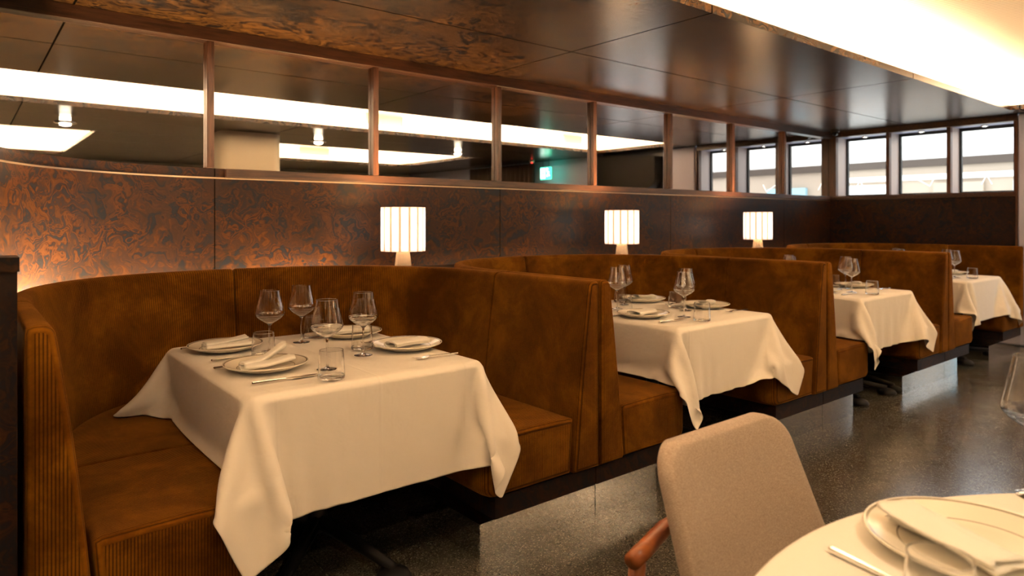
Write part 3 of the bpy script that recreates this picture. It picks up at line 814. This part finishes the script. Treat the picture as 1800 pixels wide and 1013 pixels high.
# ------------------------------------------------------------------ tableware
def plate_proto():
    pr=[(0,.006),(.085,.006),(.098,.009),(.125,.019),(.144,.0255),(.1475,.0265),(.1485,.0245),(.146,.0215),(.125,.013),(.098,.003),(.092,.0005),(.085,.002),(0,.002)]
    return MB().lathe(pr,72).build('dinner_plate', M['plate'], smooth=True)
def support(pr, d=.0008):
    out=[pr[0]]
    for a,b in zip(pr,pr[1:]):
        L=math.hypot(b[0]-a[0],b[1]-a[1])
        if L>4*d:
            for t in (d/L, .5, 1-d/L): out.append((a[0]+(b[0]-a[0])*t, a[1]+(b[1]-a[1])*t))
        out.append(b)
    return out
def wine_proto():
    out=[(0,.0),(.036,.0),(.0365,.0015),(.030,.0030),(.012,.0055),(.0055,.010),(.0038,.020),(.0034,.060),(.0036,.098),(.0055,.110),(.012,.117),(.024,.124),(.037,.132),(.049,.1415),(.0562,.150),(.0585,.156),(.0585,.161),(.0565,.171),(.050,.198),(.044,.224),(.0385,.252),(.0382,.2528)]
    inn=[(.0375,.2525),(.0431,.224),(.0491,.198),(.0556,.171),(.0575,.161),(.0575,.157),(.0552,.1515),(.0482,.1433),(.036,.1338),(.023,.126),(.012,.1195),(0,.118)]
    return MB().lathe(support(out+inn),56).build('wine_glass', M['glass'], smooth=True)
def tumbler_proto():
    out=[(0,0),(.040,0),(.0445,.003),(.0455,.008),(.0430,.055),(.0400,.098),(.0396,.099)]
    inn=[(.0386,.0985),(.0415,.055),(.0437,.014),(.040,.0095),(0,.009)]
    return MB().lathe(support(out+inn),56).build('water_tumbler', M['glass'], smooth=True)
def blade(prof, name):
    # prof: (x, halfwidth, z0, z1)
    V=[];F=[]
    for x,w,z0,z1 in prof: V+=[(x,-w,z0),(x,w,z0),(x,w*.8,z1),(x,-w*.8,z1)]
    n=len(prof)
    for i in range(n-1):
        for k in range(4):
            l=(k+1)%4; F.append((i*4+k,(i+1)*4+k,(i+1)*4+l,i*4+l))
    F+=[(0,1,2,3),tuple((n-1)*4+k for k in (3,2,1,0))]
    return V,F
def knife_proto():
    r=empty('table_knife')
    V,F=blade([(-.115,.003,.001,.006),(-.112,.0055,0,.008),(-.07,.0050,0,.0075),(-.005,.0036,.001,.006),(.0,.0034,.0015,.005)],'h'); o=mesh_obj('handle',V,F,M['steel'],r,smooth=False)
    b=o.modifiers.new('b','BEVEL'); b.width=.0012; b.segments=2
    V,F=blade([(.0,.0036,.0022,.0045),(.01,.008,.0022,.0040),(.06,.0095,.0022,.0036),(.10,.0075,.0022,.0034),(.115,.001,.0022,.003)],'b'); mesh_obj('blade',V,F,M['steel'],r,smooth=False)
    return r
def fork_proto():
    r=empty('table_fork')
    V,F=blade([(-.105,.003,.001,.005),(-.102,.0060,0,.0055),(-.07,.0045,.001,.005),(.02,.0028,.004,.0075),(.035,.0035,.006,.009)],'h'); mesh_obj('handle',V,F,M['steel'],r,smooth=False)
    m=MB(); V,F=blade([(.035,.0035,.006,.009),(.050,.0110,.003,.006),(.065,.0125,.001,.0035)],'p'); m.add(V,F)
    for k in range(4):
        y=-.0105+k*.007
        V,F=blade([(.064,.0018,.001,.0035),(.090,.0014,.0035,.0055),(.105,.0006,.008,.009)],'t'); m.add([(x,yy+y,z) for x,yy,z in V],F)
    m.build('tines', M['steel'], r)
    return r
def napkin_proto(seed, kind):
    # a folded napkin: a flattened roll swept along x, gently bent
    rng=random.Random(seed); m=MB()
    def roll(y0,z0,w,h,L,bend,lift,sk=0):
        prof=[]; N=40; turns=2.0
        for i in range(N):
            t=i/(N-1); a=2*PI*turns*t+.3; s=1-.30*t*1.0; s2=s-.0
            prof.append((w*s*math.copysign(abs(math.cos(a))**.75,math.cos(a)), h*s*math.copysign(abs(math.sin(a))**.85,math.sin(a))))
        # ribbon with thickness
        th=.0022; inner=[]
        for i in range(N):
            a=Vector(prof[max(i-1,0)]); b=Vector(prof[min(i+1,N-1)]); t=(b-a).normalized(); inner.append((prof[i][0]-t.y*th, prof[i][1]+t.x*th))
        ring=prof+inner[::-1]; V=[];F=[]; K=16; n=len(ring)
        for k in range(K+1):
            t=k/K; x=-L/2+L*t; yo=y0+bend*(t-.5)**2*4+sk*(t-.5); zo=z0+lift*max(0,t-.35)**1.5
            f=1+.10*math.sin(5*t+seed); g=1-.12*math.sin(PI*t)
            for y,z in ring: V.append((x+ .004*math.sin(9*y*100), yo+y*f, zo+h+z*g))
        for k in range(K):
            for q in range(n):
                l=(q+1)%n; F.append((k*n+q,(k+1)*n+q,(k+1)*n+l,k*n+l))
        m.add(V,F)
        nn=K*n
        for end in (0,nn):
            for q in range(N-1):
                m.F.append(tuple(v+len(m.V)-len(V) for v in (end+q,end+q+1,end+n-2-q,end+n-1-q)))
    if kind==0:
        roll(-.020,0,.030,.0115,.185,.006,.02); roll(.030,.004,.026,.012,.180,-.01,.09,.05)
    elif kind==1:
        roll(0,0,.046,.015,.175,.005,.0)
    else:
        roll(-.012,0,.040,.011,.180,.006,.0); roll(.016,.014,.034,.008,.17,-.004,.02,.02)
    return m.build('folded_napkin', M['napkin'], smooth=True)
PR={'plate':plate_proto(),'wine':wine_proto(),'tumbler':tumbler_proto(),'knife':knife_proto(),'fork':fork_proto(),
    'nap0':napkin_proto(1,0),'nap1':napkin_proto(2,1),'nap2':napkin_proto(3,2)}
CATN={'plate':'plate','wine':'wine glass','tumbler':'glass','knife':'knife','fork':'fork','nap0':'napkin','nap1':'napkin','nap2':'napkin'}
used=set()
def put(key,x,y,z,rz,label,group):
    pr=PR[key]
    if key not in used:
        used.add(key); o=pr; o.location=(x,y,z); o.rotation_euler=(0,0,rz)
    else: o=dup(pr,(x,y,z),rz)
    o['label']=label; o['category']=CATN[key]; o['group']=group; return o
TN=['nearest booth table','second booth table','third booth table','farthest booth table']
SEAT=['front left','back left','front right','back right']
# table 1 layout measured from the photograph, relative to the table centre x
PLt=[(-.268,2.49,0,'nap0',.10),(-.272,2.965,0,'nap2',-.02),(.335,2.515,PI,'nap1',.12),(.285,2.955,PI,'nap1',-.1)]
WG=[(-.10,2.34),(-.145,2.80),(.12,2.49),(.04,2.925)]
TG=[(-.150,2.19),(-.205,2.70),(.175,2.61),(.13,3.02)]
for t in range(4):
    j=lambda s: 0 if t==0 else random.uniform(-s,s)
    for q in range(4):
        x0,y0,rz,nk,nr=PLt[q]; x=TX[t]+x0+j(.012); y=y0+j(.012)+(.0 if t==0 else .02)
        if t: nk=['nap2','nap1','nap1','nap2'][(q+t)%4]
        put('plate',x,y,ZP,0,'cream plate with a dark rim line, %s place on the %s'%(SEAT[q],TN[t]),'rimmed plates on the '+TN[t])
        put(nk,x+(.005 if q%2 else 0),y,ZP+.0095,rz+nr+j(.15),'folded cream napkin on the %s plate of the %s'%(SEAT[q],TN[t]),'folded napkins on the '+TN[t])
        kx=TX[t]+(-.275 if q<2 else .30)+j(.01); s=-1 if q<2 else 1
        if q==2: kx=TX[t]+.345
        put('knife',kx,y+s*(.215 if q%2==0 else .222),ZP+.001,(0 if q<2 else PI)+j(.05),'steel knife beside the %s plate of the %s'%(SEAT[q],TN[t]),'knives on the '+TN[t])
        fx=TX[t]+(-.315 if q<2 else .33); 
        put('fork',fx,y-s*(.115 if q<2 else .235),ZP+.001,(0.04 if q<2 else PI)+j(.05),'steel fork beside the %s plate of the %s'%(SEAT[q],TN[t]),'forks on the '+TN[t])
        wx,wy=WG[q]; put('wine',TX[t]+wx+j(.015),wy+j(.015),ZP,0,'empty long-stemmed wine glass, %s setting of the %s'%(SEAT[q],TN[t]),'wine glasses on the '+TN[t])
        gx,gy=TG[q]; put('tumbler',TX[t]+gx+j(.012),gy+j(.012),ZP,0,'empty water tumbler, %s setting of the %s'%(SEAT[q],TN[t]),'tumblers on the '+TN[t])

# ------------------------------------------------------------------ round table and chair in the foreground
RC=(1.141,-.249); RR=.853
rt=empty('round_table',(RC[0],RC[1],0),label='round dining table under a cream cloth at the bottom right corner',cat='table')
MB().lathe([(0,.716),(RR-.02,.716),(RR-.01,.722),(RR-.01,.738),(RR-.02,.742),(0,.742)],96).build('tabletop', M['black'], rt, True)
MB().lathe([(0,0),(.30,0),(.30,.02),(.06,.05),(.05,.60),(.16,.715),(0,.715)],40).build('pedestal', M['black'], rt, True)
V=[];F=[];NA=180; prof=[(0,.748),(RR*.5,.748),(RR*.9,.748),(RR-.012,.748),(RR-.003,.744),(RR,.735),(RR+.004,.70),(RR+.008,.64),(RR+.012,.58),(RR+.018,.50)]
for i in range(NA):
    a=2*PI*i/NA
    for r,z in prof:
        k=max(0,(.74-z)/.26); w=1+ .030*k*math.sin(13*a+.8)+.012*k*math.sin(31*a); V.append((RC[0]+r*w*math.cos(a),RC[1]+r*w*math.sin(a),z))
n_=len(prof)
for i in range(NA):
    j=(i+1)%NA
    for q in range(n_-1): F.append((i*n_+q,j*n_+q,j*n_+q+1,i*n_+q+1))
o=mesh_obj('round_tablecloth',V,F,M['napkin']); m=o.modifiers.new('s','SOLIDIFY'); m.thickness=.0016; m.offset=-1
tag(o,'cream round tablecloth filling the bottom right corner, nearest the viewer','tablecloth')
ZR=.751
G='place setting on the round table'
o=put('plate',1.30,.39,ZR,0,'large blurred cream plate on the round table at bottom right',G); o.scale=(1.1,1.1,1.0)
o=put('nap2',1.262,.405,ZR+.0095,1.12,'folded napkin on the plate of the round table',G); o.scale=(1.15,1.15,1.15)
put('tumbler',1.02,.345,ZR,0,'water tumbler in front of the plate on the round table',G)
o=put('wine',1.66,.385,ZR,0,'wine glass cut off by the right picture edge on the round table',G); o.scale=(1.1,1.1,1.1)
put('knife',1.095,.43,ZR+.001,-1.77,'steel knife left of the plate on the round table',G)
# chair
ch=empty('dining_chair',(1.352,.88,0),label='beige wool upholstered dining chair with a teak frame at the round table',cat='chair')
def cushion(name, w0, w1, z0, z1, th, rcorner, lean, mat, parent, yo=0):
    # rounded-rectangle slab standing up: widths at bottom and top, leaning back by `lean`
    pts=[]; N=10
    for (sx,zc,hw,a0) in ((1,z1-rcorner,w1/2,0),(-1,z1-rcorner,w1/2,1),(-1,z0+.03,w0/2,2),(1,z0+.03,w0/2,3)):
        r = rcorner if a0<2 else .03
        for i in range(N+1):
            q=PI/2*(a0+i/N); pts.append((sx*(hw-r)+r*math.cos(q), zc+r*math.sin(q)))
    rings=[]; V=[];F=[]
    cx_=0; cz=(z0+z1)/2
    e=th/2
    for (ins,y) in ((.03,-e-.004),(.008,-e+.001),(.001,-e+.008),(0,0),(.001,e-.008),(.008,e-.001),(.03,e+.004)):
        for (x,z) in pts:
            kx=1-ins/(w1/2); kz=1-ins/((z1-z0)/2); X=x*kx; Z=cz+(z-cz)*kz
            bow=.030*(X/(w1/2))**2
            V.append((X, y+yo+lean*(Z-z0)/(z1-z0)-bow, Z))
    n=len(pts)
    for r in range(6):
        for i in range(n):
            l=(i+1)%n; F.append((r*n+i,(r+1)*n+i,(r+1)*n+l,r*n+l))
    # grid caps so the bowed faces stay smooth
    for base,y,rev in ((0,-e-.004,False),(6*n,e+.004,True)):
        prev=list(range(base,base+n))
        for s_ in (.8,.6,.4,.2):
            cur=[]
            for i in range(n):
                bx_,_,bz=V[base+i]; X=bx_*s_; Z=cz+(bz-cz)*s_
                V.append((X, y+yo+lean*(Z-z0)/(z1-z0)-.030*(X/(w1/2))**2+(-1 if not rev else 1)*.006*(1-s_), Z)); cur.append(len(V)-1)
            for i in range(n):
                l=(i+1)%n; f=(prev[i],prev[l],cur[l],cur[i]); F.append(f if not rev else f[::-1])
            prev=cur
        V.append((0,y+yo+lean*.5+(-1 if not rev else 1)*.006,cz)); c0=len(V)-1
        for i in range(n):
            l=(i+1)%n; f=(prev[i],prev[l],c0); F.append(f if not rev else f[::-1])
    return mesh_obj(name,V,F,mat,parent)
bk=cushion('backrest',.52,.47,.44,.825,.05,.07,.14,M['wool'],ch,-.09)
sh=MB(); 
pts=[]
for (sx,sy,a0) in ((1,1,0),(-1,1,1),(-1,-1,2),(1,-1,3)):
    for i in range(7):
        q=PI/2*(a0+i/6); pts.append((sx*.19+.05*math.cos(q), -.27+sy*.19+.05*math.sin(q)))
sh.prism(pts,.40,.465).build('seat', M['wool'], ch, bevel=.02, seg=4)
MB().tube([(-.300,.030,.612),(-.25,.042,.614),(-.15,.070,.62),(0,.080,.62),(.15,.070,.62),(.25,.042,.614),(.300,.030,.612)],[.018,.019,.018,.018,.018,.019,.018],14).build('back_rail', M['teak'], ch, True)
for s_ in (-1,1):
    MB().tube([(s_*.268,.042,.610),(s_*.258,.07,.40),(s_*.255,.11,.0)],[.017,.020,.014],10).build('leg', M['teak'], ch, True)
    MB().tube([(s_*.255,-.44,.41),(s_*.25,-.44,.20),(s_*.245,-.44,.0)],[.020,.019,.014],10).build('leg', M['teak'], ch, True)
MB().tube([(-.265,-.44,.385),(.265,-.44,.385)],.014).tube([(-.265,.08,.385),(.265,.08,.385)],.014).tube([(-.262,-.44,.385),(-.266,.08,.385)],.014).tube([(.262,-.44,.385),(.266,.08,.385)],.014).build('seat_frame', M['teak'], ch, True)
